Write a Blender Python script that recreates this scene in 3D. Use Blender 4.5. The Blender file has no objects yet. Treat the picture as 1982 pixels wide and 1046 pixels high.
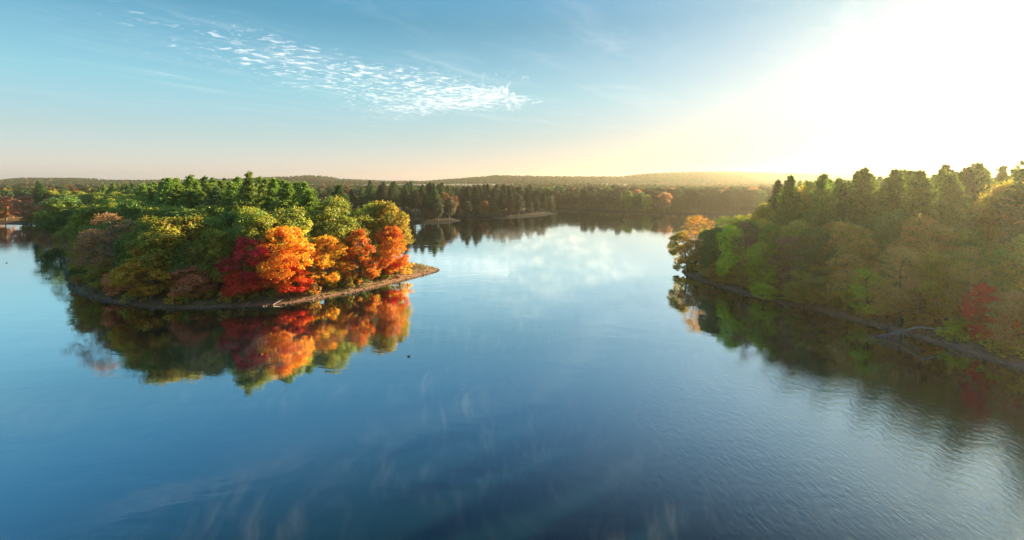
import bpy, math, random
import numpy as np
from mathutils import Vector

R = math.radians
scene = bpy.context.scene
C = scene.collection

# ------------------------------------------------------------------ camera
CAM_H = 27.0          # drone height above the lake, metres
FPX = 950.0           # focal length in pixels of the 1982 px wide photograph
PW, PH, HOR = 1982.0, 1046.0, 352.0
cam_data = bpy.data.cameras.new('camera')
cam_data.sensor_width = 36.0
cam_data.lens = 36.0 * FPX / PW
cam_data.shift_y = -(PH / 2 - HOR) / PW
cam_data.clip_start = 0.5
cam_data.clip_end = 20000
cam = bpy.data.objects.new('camera', cam_data)
cam.location = (0, 0, CAM_H)
cam.rotation_euler = (R(90), 0, 0)
C.objects.link(cam)
scene.camera = cam

# ------------------------------------------------------------------ light
SUN_AZ, SUN_EL = R(54.0), R(14.0)
SUN = Vector((math.sin(SUN_AZ) * math.cos(SUN_EL), math.cos(SUN_AZ) * math.cos(SUN_EL), math.sin(SUN_EL)))
sd_ = bpy.data.lights.new('sun', 'SUN')
sd_.energy = 5.0
sd_.angle = R(0.6)
sd_.color = (1.0, 0.82, 0.54)
sun = bpy.data.objects.new('sun', sd_)
sun.rotation_euler = SUN.to_track_quat('Z', 'Y').to_euler()
sun.location = (300, 300, 200)
C.objects.link(sun)

world = bpy.data.worlds.new('World')
scene.world = world
world.use_nodes = True


class NT:
    """small helper for node trees"""
    def __init__(self, tree):
        self.t = tree; tree.nodes.clear()

    def n(self, kind, **kw):
        nd = self.t.nodes.new(kind)
        ins = kw.pop('i', {})
        for k, v in kw.items():
            setattr(nd, k, v)
        for k, v in ins.items():
            if hasattr(v, 'is_output'):
                self.t.links.new(v, nd.inputs[k])
            else:
                nd.inputs[k].default_value = v
        return nd

    def m(self, op, a, b=0.0, c=0.0, clamp=False):
        nd = self.n('ShaderNodeMath', operation=op, use_clamp=clamp, i={0: a, 1: b, 2: c})
        return nd.outputs[0]

    def mix(self, f, a, b, mode='MIX'):
        nd = self.t.nodes.new('ShaderNodeMix'); nd.data_type = 'RGBA'; nd.blend_type = mode
        for k, v in ((0, f), (6, a), (7, b)):
            if hasattr(v, 'is_output'):
                self.t.links.new(v, nd.inputs[k])
            else:
                nd.inputs[k].default_value = v
        return nd.outputs[2]

    def ramp(self, f, stops, interp='LINEAR'):
        nd = self.t.nodes.new('ShaderNodeValToRGB')
        cr = nd.color_ramp; cr.interpolation = interp
        while len(cr.elements) < len(stops):
            cr.elements.new(0.5)
        for e, (p, c) in zip(cr.elements, stops):
            e.position = p; e.color = c if len(c) == 4 else (*c, 1)
        self.t.links.new(f, nd.inputs[0])
        return nd.outputs[0]

    def smooth(self, v, a, b, lo=0.0, hi=1.0):
        nd = self.n('ShaderNodeMapRange', interpolation_type='SMOOTHSTEP', i={0: v, 1: a, 2: b, 3: lo, 4: hi})
        return nd.outputs[0]

    def noise(self, vec, scale, detail=4, rough=0.55, dist=0.0, dim='3D'):
        nd = self.n('ShaderNodeTexNoise', noise_dimensions=dim, i={'Vector': vec, 'Scale': scale, 'Detail': detail, 'Roughness': rough, 'Distortion': dist})
        return nd.outputs[0]

    def link(self, a, b):
        self.t.links.new(a, b)


w = NT(world.node_tree)
tc = w.n('ShaderNodeTexCoord').outputs['Generated']
sky = w.n('ShaderNodeTexSky', sky_type='NISHITA', sun_disc=False, sun_elevation=SUN_EL, sun_rotation=SUN_AZ,
          altitude=50, air_density=1.0, dust_density=2.2, ozone_density=2.2)
sep = w.n('ShaderNodeSeparateXYZ', i={0: tc})
zz = w.m('MAXIMUM', sep.outputs[2], 0.0)
# air colour: teal aloft, peach along the horizon
tint = w.ramp(zz, [(0.0, (1.06, 0.96, 1.27)), (0.03, (1.02, 0.96, 1.22)), (0.085, (0.84, 0.86, 0.90)), (0.17, (0.62, 0.82, 0.75)), (0.30, (0.26, 0.48, 0.47)), (0.45, (0.17, 0.46, 0.55)), (0.65, (0.15, 0.38, 0.47)), (1.0, (0.26, 0.46, 0.58))])
sdot = w.m('MAXIMUM', w.n('ShaderNodeVectorMath', operation='DOT_PRODUCT', i={0: tc, 1: tuple(SUN)}).outputs['Value'], 0.0)
sunny = w.ramp(zz, [(0.0, (0.85, 0.78, 0.92)), (0.13, (0.70, 0.78, 1.05)), (0.3, (0.24, 0.54, 0.78)), (0.6, (0.14, 0.40, 0.58)), (1.0, (0.26, 0.46, 0.60))])
tint = w.mix(w.m('POWER', sdot, 5.0), tint, sunny)
# hazy air evens out the sky: brightness compressed, hue kept
lum = w.n('ShaderNodeRGBToBW', i={0: sky.outputs[0]}).outputs[0]
even = w.m('MULTIPLY', w.m('POWER', w.m('MAXIMUM', lum, 0.05), -0.90), 3.5)
evenc = w.n('ShaderNodeCombineColor', i={0: even, 1: even, 2: even}).outputs[0]
col = w.mix(1.0, w.mix(1.0, sky.outputs[0], evenc, 'MULTIPLY'), tint, 'MULTIPLY')
# bright aureole of the low sun
aur = w.m('ADD', w.m('MULTIPLY', w.m('POWER', sdot, 5.0), 1.25), w.m('MULTIPLY', w.m('POWER', sdot, 40.0), 0.4))
aurc = w.mix(1.0, (0.92, 0.92, 0.96, 1), w.n('ShaderNodeCombineColor', i={0: aur, 1: aur, 2: aur}).outputs[0], 'MULTIPLY')
col = w.mix(1.0, col, aurc, 'ADD')
# altocumulus band, laid out on a flat cloud deck
zc = w.m('MAXIMUM', sep.outputs[2], 0.03)
u = w.m('DIVIDE', sep.outputs[0], zc); v = w.m('DIVIDE', sep.outputs[1], zc)
p0 = (-2.75, 2.35); dv = (2.95, 3.75); L = math.hypot(*dv); dv = (dv[0] / L, dv[1] / L)
ua = w.m('SUBTRACT', u, p0[0]); va = w.m('SUBTRACT', v, p0[1])
al = w.m('ADD', w.m('MULTIPLY', ua, dv[0]), w.m('MULTIPLY', va, dv[1]))      # along the band
ac = w.m('SUBTRACT', w.m('MULTIPLY', va, dv[0]), w.m('MULTIPLY', ua, dv[1]))  # across, + is farther
deck = w.n('ShaderNodeCombineXYZ', i={0: al, 1: ac, 2: 0.0}).outputs[0]
wob = w.noise(deck, 1.1, 4)
ac2 = w.m('ADD', ac, w.m('MULTIPLY', w.m('SUBTRACT', wob, 0.5), 1.0))
half = w.m('ADD', 0.55, w.m('MULTIPLY', al, 0.42))
band = w.m('MULTIPLY', w.smooth(ac2, -0.5, 0.05), w.m('SUBTRACT', 1.0, w.smooth(w.m('DIVIDE', ac2, half), 0.25, 1.5)))
ends = w.m('MULTIPLY', w.smooth(al, 0.0, 2.2), w.m('SUBTRACT', 1.0, w.smooth(w.m('ADD', al, w.m('MULTIPLY', wob, 0.9)), 4.9, 5.9)))
band = w.m('MULTIPLY', band, ends)
wv = w.n('ShaderNodeTexNoise', i={'Vector': deck, 'Scale': 5.0, 'Detail': 3.0}).outputs['Color']
wd = w.n('ShaderNodeVectorMath', operation='MULTIPLY_ADD', i={0: wv, 1: (0.22, 0.22, 0), 2: deck}).outputs[0]
puffs = w.noise(wd, 9.5, 7, 0.60, 0.2)
fine = w.noise(wd, 30.0, 4, 0.6)
puffs = w.m('ADD', puffs, w.m('MULTIPLY', w.m('SUBTRACT', fine, 0.5), 0.10))
big = w.noise(deck, 2.0, 3, 0.5)
head = w.smooth(al, 2.9, 4.2)
thr = w.m('SUBTRACT', 0.66, w.m('ADD', w.m('MULTIPLY', band, 0.15), w.m('ADD', w.m('MULTIPLY', head, 0.07), w.m('MULTIPLY', w.m('SUBTRACT', big, 0.5), 0.22))))
cl = w.n('ShaderNodeMapRange', interpolation_type='SMOOTHSTEP', i={0: w.m('SUBTRACT', puffs, thr), 1: -0.06, 2: 0.20, 3: 0.0, 4: 1.0}).outputs[0]
cirrus = w.n('ShaderNodeMapping', i={0: wd, 2: (0, 0, R(25)), 3: (0.8, 3.0, 1)}).outputs[0]
veil = w.m('MULTIPLY', w.smooth(w.noise(cirrus, 1.6, 6, 0.65, 0.6), 0.42, 0.85), 0.3)
cloud = w.m('MULTIPLY', w.m('MAXIMUM', cl, veil), w.m('POWER', band, 0.7), clamp=True)
cloud = w.m('MULTIPLY', cloud, 0.66)
# the towering head of the band
HD = Vector((958 - PW / 2, FPX, HOR - 178)).normalized()
off = w.n('ShaderNodeVectorMath', operation='SUBTRACT', i={0: tc, 1: tuple(HD)}).outputs[0]
offs = w.n('ShaderNodeVectorMath', operation='LENGTH', i={0: w.n('ShaderNodeVectorMath', operation='MULTIPLY', i={0: off, 1: (1.0, 1.0, 1.5)}).outputs[0]}).outputs['Value']
tw = w.n('ShaderNodeTexNoise', i={'Vector': tc, 'Scale': 26.0, 'Detail': 3.0}).outputs['Color']
td = w.n('ShaderNodeVectorMath', operation='MULTIPLY_ADD', i={0: tw, 1: (0.03, 0.03, 0.03), 2: tc}).outputs[0]
hn = w.noise(td, 48.0, 8, 0.68, 0.2)
hm = w.m('SUBTRACT', 1.0, w.smooth(w.m('ADD', offs, w.m('MULTIPLY', w.m('SUBTRACT', w.noise(tc, 22.0, 3), 0.5), 0.09)), 0.0, 0.12))
hc = w.m('MULTIPLY', w.smooth(w.m('SUBTRACT', hn, w.m('SUBTRACT', 0.62, w.m('MULTIPLY', hm, 0.19))), 0.0, 0.26), w.m('POWER', hm, 0.6), clamp=True)
cloud = w.m('MAXIMUM', cloud, w.m('MULTIPLY', hc, 0.75))
# faint high wisps over the rest of the deck
wis = w.m('MULTIPLY', w.m('MULTIPLY', w.smooth(w.noise(cirrus, 0.55, 7, 0.62, 0.8), 0.50, 0.85), w.smooth(sep.outputs[2], 0.03, 0.12)), 0.13)
cloud = w.m('MAXIMUM', cloud, wis)
col = w.mix(cloud, col, (8.6, 8.2, 7.6, 1))
bg = w.n('ShaderNodeBackground', i={0: col, 1: 0.05})
out = w.n('ShaderNodeOutputWorld', i={0: bg.outputs[0]})

scene.view_settings.view_transform = 'Standard'
scene.view_settings.look = 'None'
scene.view_settings.gamma = 1.0
scene.view_settings.use_curve_mapping = False
scene.view_settings.exposure = 2.05
scene.render.engine = 'CYCLES'
cy = scene.cycles
cy.max_bounces = 9; cy.diffuse_bounces = 6; cy.glossy_bounces = 3; cy.transmission_bounces = 6
cy.transparent_max_bounces = 4; cy.volume_bounces = 0
cy.use_denoising = True
cy.sample_clamp_indirect = 6.0
cy.caustics_reflective = False; cy.caustics_refractive = False

# ------------------------------------------------------------------ helpers


def at(px, py, z=0.0):
    """photograph pixel on the level z -> ground point"""
    d = (CAM_H - z) * FPX / (py - HOR)
    return ((px - PW / 2) / FPX * d, d)


def proj(x, y, z):
    return PW / 2 + x / y * FPX, HOR + (CAM_H - z) / y * FPX


def raw_mesh(name, verts, faces, attrs=None):
    """fast mesh from numpy arrays; faces (n,3) or (n,4)"""
    me = bpy.data.meshes.new(name)
    verts = np.asarray(verts, dtype=np.float32); faces = np.asarray(faces, dtype=np.int32)
    k = faces.shape[1]
    me.vertices.add(len(verts)); me.vertices.foreach_set('co', verts.ravel())
    me.loops.add(faces.size); me.loops.foreach_set('vertex_index', faces.ravel())
    me.polygons.add(len(faces))
    me.polygons.foreach_set('loop_start', np.arange(0, faces.size, k, dtype=np.int32))
    for an, (typ, data) in (attrs or {}).items():
        a = me.attributes.new(an, typ, 'FACE')
        data = np.asarray(data, dtype=np.float32)
        a.data.foreach_set('color' if typ == 'FLOAT_COLOR' else 'value', data.ravel())
    me.update(calc_edges=True)
    return me


def link(name, me, mat=None, parent=None):
    o = bpy.data.objects.new(name, me)
    C.objects.link(o)
    if mat is not None and len(me.materials) == 0:
        me.materials.append(mat)
    o.parent = parent
    return o


def tag(o, label=None, cat=None, group=None, kind=None):
    for k, v_ in (('label', label), ('category', cat), ('group', group), ('kind', kind)):
        if v_:
            o[k] = v_
    return o


def tube(path, radii, sides=6):
    """tapered tube along a polyline -> verts, quad faces"""
    path = np.asarray(path, float); n = len(path)
    vs = []; fs = []
    for i in range(n):
        t = path[min(i + 1, n - 1)] - path[max(i - 1, 0)]
        t /= (np.linalg.norm(t) + 1e-9)
        a = np.cross(t, (0.13, 0.97, 0.2) if abs(t[1]) < 0.8 else (1, 0, 0.1)); a /= np.linalg.norm(a)
        b = np.cross(t, a)
        for k in range(sides):
            q = 2 * math.pi * k / sides
            vs.append(path[i] + radii[i] * (a * math.cos(q) + b * math.sin(q)))
    for i in range(n - 1):
        for k in range(sides):
            k2 = (k + 1) % sides
            fs.append((i * sides + k, i * sides + k2, (i + 1) * sides + k2, (i + 1) * sides + k))
    fs.append(tuple((n - 1) * sides + k for k in (0, 1, 2, 3)))
    return np.array(vs), np.array(fs)


class Acc:
    def __init__(self): self.v = []; self.f = []; self.n = 0

    def add(self, v_, f_):
        self.v.append(np.asarray(v_, float)); self.f.append(np.asarray(f_, int) + self.n); self.n += len(v_)

    def mesh(self, name): return raw_mesh(name, np.concatenate(self.v), np.concatenate(self.f))


def unit(a): return a / (np.linalg.norm(a, axis=-1, keepdims=True) + 1e-9)


# ------------------------------------------------------------------ materials
def new_mat(name):
    m = bpy.data.materials.new(name); m.use_nodes = True
    return m, NT(m.node_tree)


def leaf_mat(name, trans):
    """foliage: colour by sprig between the tree's own leaf colours, light passing through the blades"""
    m, t = new_mat(name)
    tint_ = t.n('ShaderNodeAttribute', attribute_name='tint').outputs['Fac']
    sprig = t.n('ShaderNodeAttribute', attribute_name='sprig').outputs['Fac']
    ca, cb_, cc_ = (t.n('ShaderNodeAttribute', attribute_name=k, attribute_type='OBJECT').outputs['Color'] for k in ('leaf_a', 'leaf_b', 'leaf_c'))
    rnd = t.n('ShaderNodeObjectInfo').outputs['Random']
    f = t.m('ADD', t.m('MULTIPLY', sprig, 0.75), t.m('MULTIPLY', tint_, 0.25))
    f = t.smooth(f, 0.25, 0.8)
    cc = t.mix(f, ca, cb_)
    cc = t.mix(t.smooth(t.m('FRACT', t.m('MULTIPLY', sprig, 7.31)), 0.72, 0.9), cc, cc_)
    val = t.m('ADD', 0.65, t.m('MULTIPLY', tint_, 0.7))
    hsv = t.n('ShaderNodeHueSaturation', i={'Hue': t.m('ADD', 0.488, t.m('MULTIPLY', rnd, 0.024)), 'Saturation': 1.0,
                                             'Value': t.m('MULTIPLY', val, t.m('ADD', 0.82, t.m('MULTIPLY', rnd, 0.36))), 'Fac': 1.0, 'Color': cc})
    d = t.n('ShaderNodeBsdfDiffuse', i={0: hsv.outputs[0]})
    tr = t.n('ShaderNodeBsdfTranslucent', i={0: hsv.outputs[0]})
    mx = t.n('ShaderNodeMixShader', i={0: trans, 1: d.outputs[0], 2: tr.outputs[0]})
    gl = t.n('ShaderNodeBsdfGlossy', i={0: (1, 1, 1, 1), 'Roughness': 0.55})
    m2 = t.n('ShaderNodeMixShader', i={0: 0.025, 1: mx.outputs[0], 2: gl.outputs[0]})
    t.n('ShaderNodeOutputMaterial', i={0: m2.outputs[0]})
    return m


FOLIAGE = leaf_mat('broad_leaves', 0.5)
NEEDLES = leaf_mat('pine_needles', 0.33)
LEAF = {        # leaf colours: two main ones and a stray third
    'pine': ((0.159, 0.268, 0.039), (0.293, 0.366, 0.046), (0.207, 0.293, 0.037)),
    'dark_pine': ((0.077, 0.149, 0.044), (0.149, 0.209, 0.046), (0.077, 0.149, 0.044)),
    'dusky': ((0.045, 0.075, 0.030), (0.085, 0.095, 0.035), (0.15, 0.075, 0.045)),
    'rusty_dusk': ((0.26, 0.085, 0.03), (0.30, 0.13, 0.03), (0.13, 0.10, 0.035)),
    'bronze': ((0.36, 0.34, 0.03), (0.50, 0.38, 0.03), (0.66, 0.40, 0.03)),
    'oak': ((0.232, 0.329, 0.034), (0.439, 0.451, 0.037), (0.512, 0.415, 0.037)),
    'deep_oak': ((0.159, 0.262, 0.043), (0.281, 0.329, 0.039), (0.195, 0.268, 0.037)),
    'lime_oak': ((0.27, 0.34, 0.018), (0.60, 0.54, 0.03), (0.66, 0.42, 0.03)),
    'gold_olive': ((0.84, 0.44, 0.028), (0.72, 0.46, 0.028), (0.86, 0.34, 0.03)),
    'orange': ((0.82, 0.24, 0.010), (0.85, 0.40, 0.018), (0.75, 0.17, 0.012)),
    'rust': ((0.76, 0.14, 0.012), (0.80, 0.29, 0.016), (0.42, 0.30, 0.02)),
    'gold': ((0.82, 0.40, 0.014), (0.82, 0.30, 0.014), (0.44, 0.36, 0.02)),
    'red': ((0.86, 0.014, 0.016), (0.88, 0.055, 0.022), (0.82, 0.014, 0.022)),
    'vermilion': ((0.85, 0.055, 0.012), (0.85, 0.20, 0.014), (0.8, 0.09, 0.014)),
    'crimson': ((0.80, 0.018, 0.065), (0.84, 0.016, 0.05), (0.55, 0.03, 0.09)),
    'salmon': ((0.88, 0.34, 0.16), (0.90, 0.28, 0.09), (0.66, 0.38, 0.10)),
    'mauve': ((0.72, 0.34, 0.19), (0.76, 0.29, 0.11), (0.50, 0.36, 0.08)),
    'brown': ((0.80, 0.37, 0.075), (0.64, 0.40, 0.065), (0.52, 0.44, 0.06)),
    'olive': ((0.56, 0.53, 0.045), (0.68, 0.54, 0.055), (0.72, 0.42, 0.09)),
    'lime': ((0.58, 0.66, 0.026), (0.72, 0.68, 0.032), (0.46, 0.60, 0.035)),
    'tan': ((0.82, 0.49, 0.12), (0.78, 0.41, 0.09), (0.62, 0.48, 0.09)),
    'yellow': ((0.78, 0.56, 0.03), (0.68, 0.50, 0.03), (0.56, 0.46, 0.03)),
}


def bark_mat(name, a, b):
    m, t = new_mat(name)
    g = t.n('ShaderNodeTexCoord').outputs['Object']
    mp = t.n('ShaderNodeMapping', i={0: g, 3: (1, 1, 0.25)}).outputs[0]
    n_ = t.noise(mp, 3.5, 6, 0.65)
    cc = t.mix(n_, (*a, 1), (*b, 1))
    bp = t.n('ShaderNodeBump', i={'Strength': 0.6, 'Distance': 0.08, 'Height': n_})
    p = t.n('ShaderNodeBsdfPrincipled', i={'Base Color': cc, 'Roughness': 0.9, 'Normal': bp.outputs[0]})
    t.n('ShaderNodeOutputMaterial', i={0: p.outputs[0]})
    return m


BARK = bark_mat('grey_brown_bark', (0.10, 0.075, 0.05), (0.20, 0.16, 0.12))
BARK_PINE = bark_mat('pine_bark', (0.07, 0.05, 0.035), (0.17, 0.12, 0.08))
DRIFT = bark_mat('bleached_driftwood', (0.16, 0.13, 0.105), (0.34, 0.29, 0.24))


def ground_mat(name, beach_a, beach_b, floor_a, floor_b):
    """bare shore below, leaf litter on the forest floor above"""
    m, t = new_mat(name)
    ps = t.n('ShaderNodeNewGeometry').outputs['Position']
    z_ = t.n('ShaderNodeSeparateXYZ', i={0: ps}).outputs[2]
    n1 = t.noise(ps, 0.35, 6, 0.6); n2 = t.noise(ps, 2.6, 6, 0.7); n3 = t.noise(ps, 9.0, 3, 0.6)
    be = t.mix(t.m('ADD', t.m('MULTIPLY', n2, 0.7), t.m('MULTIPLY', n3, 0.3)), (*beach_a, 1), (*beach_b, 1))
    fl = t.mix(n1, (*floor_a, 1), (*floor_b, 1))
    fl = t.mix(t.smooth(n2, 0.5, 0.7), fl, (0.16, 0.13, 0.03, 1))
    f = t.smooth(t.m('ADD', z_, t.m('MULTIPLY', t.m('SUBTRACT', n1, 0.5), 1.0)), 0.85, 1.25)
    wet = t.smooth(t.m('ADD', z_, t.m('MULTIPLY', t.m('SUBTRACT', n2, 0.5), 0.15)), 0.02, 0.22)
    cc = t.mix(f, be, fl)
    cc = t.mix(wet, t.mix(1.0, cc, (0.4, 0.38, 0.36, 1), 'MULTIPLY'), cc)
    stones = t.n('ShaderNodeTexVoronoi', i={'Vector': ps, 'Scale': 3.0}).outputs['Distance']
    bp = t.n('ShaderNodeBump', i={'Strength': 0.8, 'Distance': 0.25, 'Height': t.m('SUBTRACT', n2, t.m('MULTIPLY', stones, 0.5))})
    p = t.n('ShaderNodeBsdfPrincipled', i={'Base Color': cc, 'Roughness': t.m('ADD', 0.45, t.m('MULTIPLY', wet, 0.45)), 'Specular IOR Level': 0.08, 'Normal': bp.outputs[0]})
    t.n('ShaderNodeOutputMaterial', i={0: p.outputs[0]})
    return m


SHORE = ground_mat('brown_shore', (0.20, 0.105, 0.055), (0.36, 0.205, 0.115), (0.10, 0.07, 0.03), (0.20, 0.12, 0.04))
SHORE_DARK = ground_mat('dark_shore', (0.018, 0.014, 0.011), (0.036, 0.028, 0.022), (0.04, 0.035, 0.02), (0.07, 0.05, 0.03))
SHORE_GREY = ground_mat('grey_shore', (0.17, 0.11, 0.08), (0.34, 0.23, 0.18), (0.10, 0.07, 0.03), (0.19, 0.11, 0.04))

# ------------------------------------------------------------------ lake
mw, t = new_mat('lake_water')
ps = t.n('ShaderNodeNewGeometry').outputs['Position']
mp1 = t.n('ShaderNodeMapping', i={0: ps, 2: (0, 0, R(28)), 3: (1.0, 0.42, 1.0)}).outputs[0]
rip = t.noise(mp1, 2.4, 4, 0.6, 0.3)
mp2 = t.n('ShaderNodeMapping', i={0: ps, 2: (0, 0, R(-16)), 3: (0.5, 1.0, 1.0)}).outputs[0]
swell = t.noise(mp2, 0.16, 4, 0.55, 0.8)
patch = t.smooth(t.noise(ps, 0.014, 4, 0.6, 0.6), 0.44, 0.64)
# a breeze roughens the lake before the right-hand bank
sp = t.n('ShaderNodeSeparateXYZ', i={0: ps})
dx = t.m('DIVIDE', t.m('SUBTRACT', sp.outputs[0], 34.0), 26.0); dy = t.m('DIVIDE', t.m('SUBTRACT', sp.outputs[1], 52.0), 24.0)
rr = t.m('ADD', t.m('MULTIPLY', dx, dx), t.m('MULTIPLY', dy, dy))
breeze = t.m('SUBTRACT', 1.0, t.smooth(t.m('ADD', rr, t.m('MULTIPLY', t.m('SUBTRACT', swell, 0.5), 1.6)), 0.35, 1.25))
amp = t.m('ADD', 0.10, t.m('ADD', t.m('MULTIPLY', patch, 0.28), t.m('MULTIPLY', breeze, 0.85)))
hgt = t.m('ADD', t.m('MULTIPLY', t.m('MULTIPLY', rip, amp), 0.030), t.m('MULTIPLY', swell, 0.035))
bp = t.n('ShaderNodeBump', i={'Strength': 1.0, 'Distance': 1.0, 'Height': hgt})
body = t.n('ShaderNodeBsdfDiffuse', i={0: (0.002, 0.015, 0.022, 1)})
mirror = t.n('ShaderNodeBsdfGlossy', i={0: (0.88, 0.97, 1.0, 1), 'Roughness': t.m('ADD', 0.012, t.m('MULTIPLY', patch, 0.03)), 'Normal': bp.outputs[0]})
facing = t.n('ShaderNodeLayerWeight', i={'Blend': 0.5, 'Normal': bp.outputs[0]}).outputs['Facing']
refl = t.smooth(facing, 0.36, 0.83, 0.025, 0.95)
t.n('ShaderNodeOutputMaterial', i={0: t.n('ShaderNodeMixShader', i={0: refl, 1: body.outputs[0], 2: mirror.outputs[0]}).outputs[0]})
E = 3400.0
lake = link('lake', raw_mesh('lake', [(-E, -400, 0), (E, -400, 0), (E, E, 0), (-E, E, 0)], [(0, 1, 2, 3)]), mw)
tag(lake, kind='structure', label='calm blue lake mirroring sky and woods')

# ------------------------------------------------------------------ land masses


def poly_sd(px, py, poly):
    """signed distance of points to a closed polygon, + inside"""
    P = np.asarray(poly, float); Q = np.roll(P, -1, axis=0)
    if px.size == 1:                                 # one point against all edges at once
        x_, y_ = float(px.flat[0]), float(py.flat[0])
        e_ = Q - P
        tt = np.clip(((x_ - P[:, 0]) * e_[:, 0] + (y_ - P[:, 1]) * e_[:, 1]) / ((e_ ** 2).sum(1) + 1e-9), 0, 1)
        dd_ = ((x_ - P[:, 0] - tt * e_[:, 0]) ** 2 + (y_ - P[:, 1] - tt * e_[:, 1]) ** 2).min() ** 0.5
        c = (P[:, 1] > y_) != (Q[:, 1] > y_)
        xi = P[:, 0] + (y_ - P[:, 1]) / (e_[:, 1] + 1e-12) * e_[:, 0]
        return np.full(px.shape, dd_ if (c & (x_ < xi)).sum() % 2 else -dd_)
    d2 = np.full(px.shape, 1e18); inside = np.zeros(px.shape, bool)
    for (ax, ay), (bx, by) in zip(P, Q):
        ex, ey = bx - ax, by - ay
        tt = np.clip(((px - ax) * ex + (py - ay) * ey) / (ex * ex + ey * ey + 1e-9), 0, 1)
        d2 = np.minimum(d2, (px - ax - tt * ex) ** 2 + (py - ay - tt * ey) ** 2)
        c = (ay > py) != (by > py)
        xi = ax + (py - ay) / (by - ay + 1e-12) * ex
        inside ^= c & (px < xi)
    return np.where(inside, 1, -1) * np.sqrt(d2)


def smooth_poly(pts, it=2):
    P = np.asarray(pts, float)
    for _ in range(it):
        Q = np.roll(P, -1, axis=0)
        P = np.stack([0.75 * P + 0.25 * Q, 0.25 * P + 0.75 * Q], 1).reshape(-1, 2)
    return P


rng0 = np.random.default_rng(5)
_ph = rng0.uniform(0, 6.28, (8, 2)); _fr = rng0.uniform(-0.5, 0.5, (8, 2))


def wobble(x, y, s=1.0):
    r_ = 0
    for k in range(8):
        r_ = r_ + np.sin(x * _fr[k, 0] * s + _ph[k, 0]) * np.sin(y * _fr[k, 1] * s + _ph[k, 1])
    return r_ / 4


def land_z(sd, x, y, beach, top):
    """height above the lake from distance to the shoreline"""
    sd = sd + 0.55 * wobble(x, y, 1.3) + 0.25 * wobble(x, y, 4.0)
    a = np.where(sd < 0, sd * 0.22, sd * (0.55 / beach))
    s1 = np.clip((sd - beach * 0.8) / 4.0, 0, 1); s1 = s1 * s1 * (3 - 2 * s1)
    s2 = np.clip((sd - beach) / 60.0, 0, 1); s2 = s2 * s2 * (3 - 2 * s2)
    z = np.minimum(a, 0.6) + s1 * 0.9 + s2 * top + np.clip(sd / 8, 0, 1) * 0.18 * wobble(x, y, 0.9)
    return np.clip(z, -1.2, None)


LANDS = {}


def land(name, poly, box, step, beach, top, mat, it=2):
    P = smooth_poly(poly, it)
    xs = np.arange(box[0], box[1] + step, step); ys = np.arange(box[2], box[3] + step, step)
    X, Y = np.meshgrid(xs, ys)
    sd = poly_sd(X, Y, P)
    Z = land_z(sd, X, Y, beach, top)
    nx, ny = len(xs), len(ys)
    idx = np.arange(nx * ny).reshape(ny, nx)
    F = np.stack([idx[:-1, :-1], idx[:-1, 1:], idx[1:, 1:], idx[1:, :-1]], -1).reshape(-1, 4)
    keep = (Z.ravel()[F] > -1.15).any(1)
    o = link(name, raw_mesh(name, np.stack([X, Y, Z], -1).reshape(-1, 3), F[keep]), mat)
    o.data.polygons.foreach_set('use_smooth', np.ones(int(keep.sum()), bool))
    tag(o, kind='structure')
    LANDS[name] = (P, beach, top)
    return o


def ground_at(name, x, y):
    P, beach, top = LANDS[name]
    x = np.array([x], float); y = np.array([y], float)
    return float(land_z(poly_sd(x, y, P), x, y, beach, top)[0])


HEAD = [(-330, 318), (-290, 306), (-262, 290), (-226, 262), (-205, 240), (-186, 210), (-160, 176), (-133, 146), (-112, 124), (-96, 112), (-80, 104.5), (-66, 103),
        (-55, 105.5), (-46, 110), (-40, 117), (-34, 125), (-28.5, 135), (-22.5, 146), (-21.5, 151), (-26, 157), (-36, 163), (-46, 176), (-58, 196), (-84, 232), (-130, 272),
        (-200, 330), (-270, 420), (-360, 470), (-480, 470), (-480, 340)]
land('left_headland_ground', HEAD, (-500, -10, 92, 490), 2.0, 2.5, 2.2, SHORE)

BANK = [(52, 151), (50, 143), (51.5, 132), (54, 122), (58, 112), (64, 103), (67.5, 93), (69.5, 85), (72, 76), (73, 66), (70, 52), (66, 38), (70, 20), (150, 10), (330, 60), (420, 300), (330, 480),
        (230, 440), (165, 330), (118, 240), (84, 185), (64, 160)]
land('right_bank_ground', BANK, (40, 440, 0, 500), 2.0, 1.6, 2.6, SHORE_GREY)

FARP = [(-34, 338), (-36, 330), (-48, 322), (-66, 314), (-92, 308), (-130, 318), (-190, 360), (-240, 480), (-200, 620), (-80, 640), (-60, 500), (-50, 420), (-40, 370)]
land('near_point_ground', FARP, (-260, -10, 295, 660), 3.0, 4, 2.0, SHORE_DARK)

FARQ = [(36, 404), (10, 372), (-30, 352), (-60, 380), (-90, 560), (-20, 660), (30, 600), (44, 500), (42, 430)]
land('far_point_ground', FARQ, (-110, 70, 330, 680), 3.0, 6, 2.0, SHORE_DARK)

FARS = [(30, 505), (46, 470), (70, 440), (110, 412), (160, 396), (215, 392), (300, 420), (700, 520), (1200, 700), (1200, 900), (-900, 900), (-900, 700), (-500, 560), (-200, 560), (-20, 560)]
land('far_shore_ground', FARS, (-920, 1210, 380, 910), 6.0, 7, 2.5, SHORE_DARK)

# far country with its low wooded ridge
sk = np.array([(-2600, 350), (-600, 352), (0, 353), (40, 349.5), (130, 349.5), (180, 353), (400, 352), (560, 346), (600, 344), (650, 351), (740, 355), (820, 355), (900, 349), (960, 344), (1080, 346), (1130, 346),
               (1200, 346), (1260, 340), (1340, 337), (1420, 337), (1520, 339), (1700, 341), (1982, 341), (2600, 338), (4000, 345)])


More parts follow.
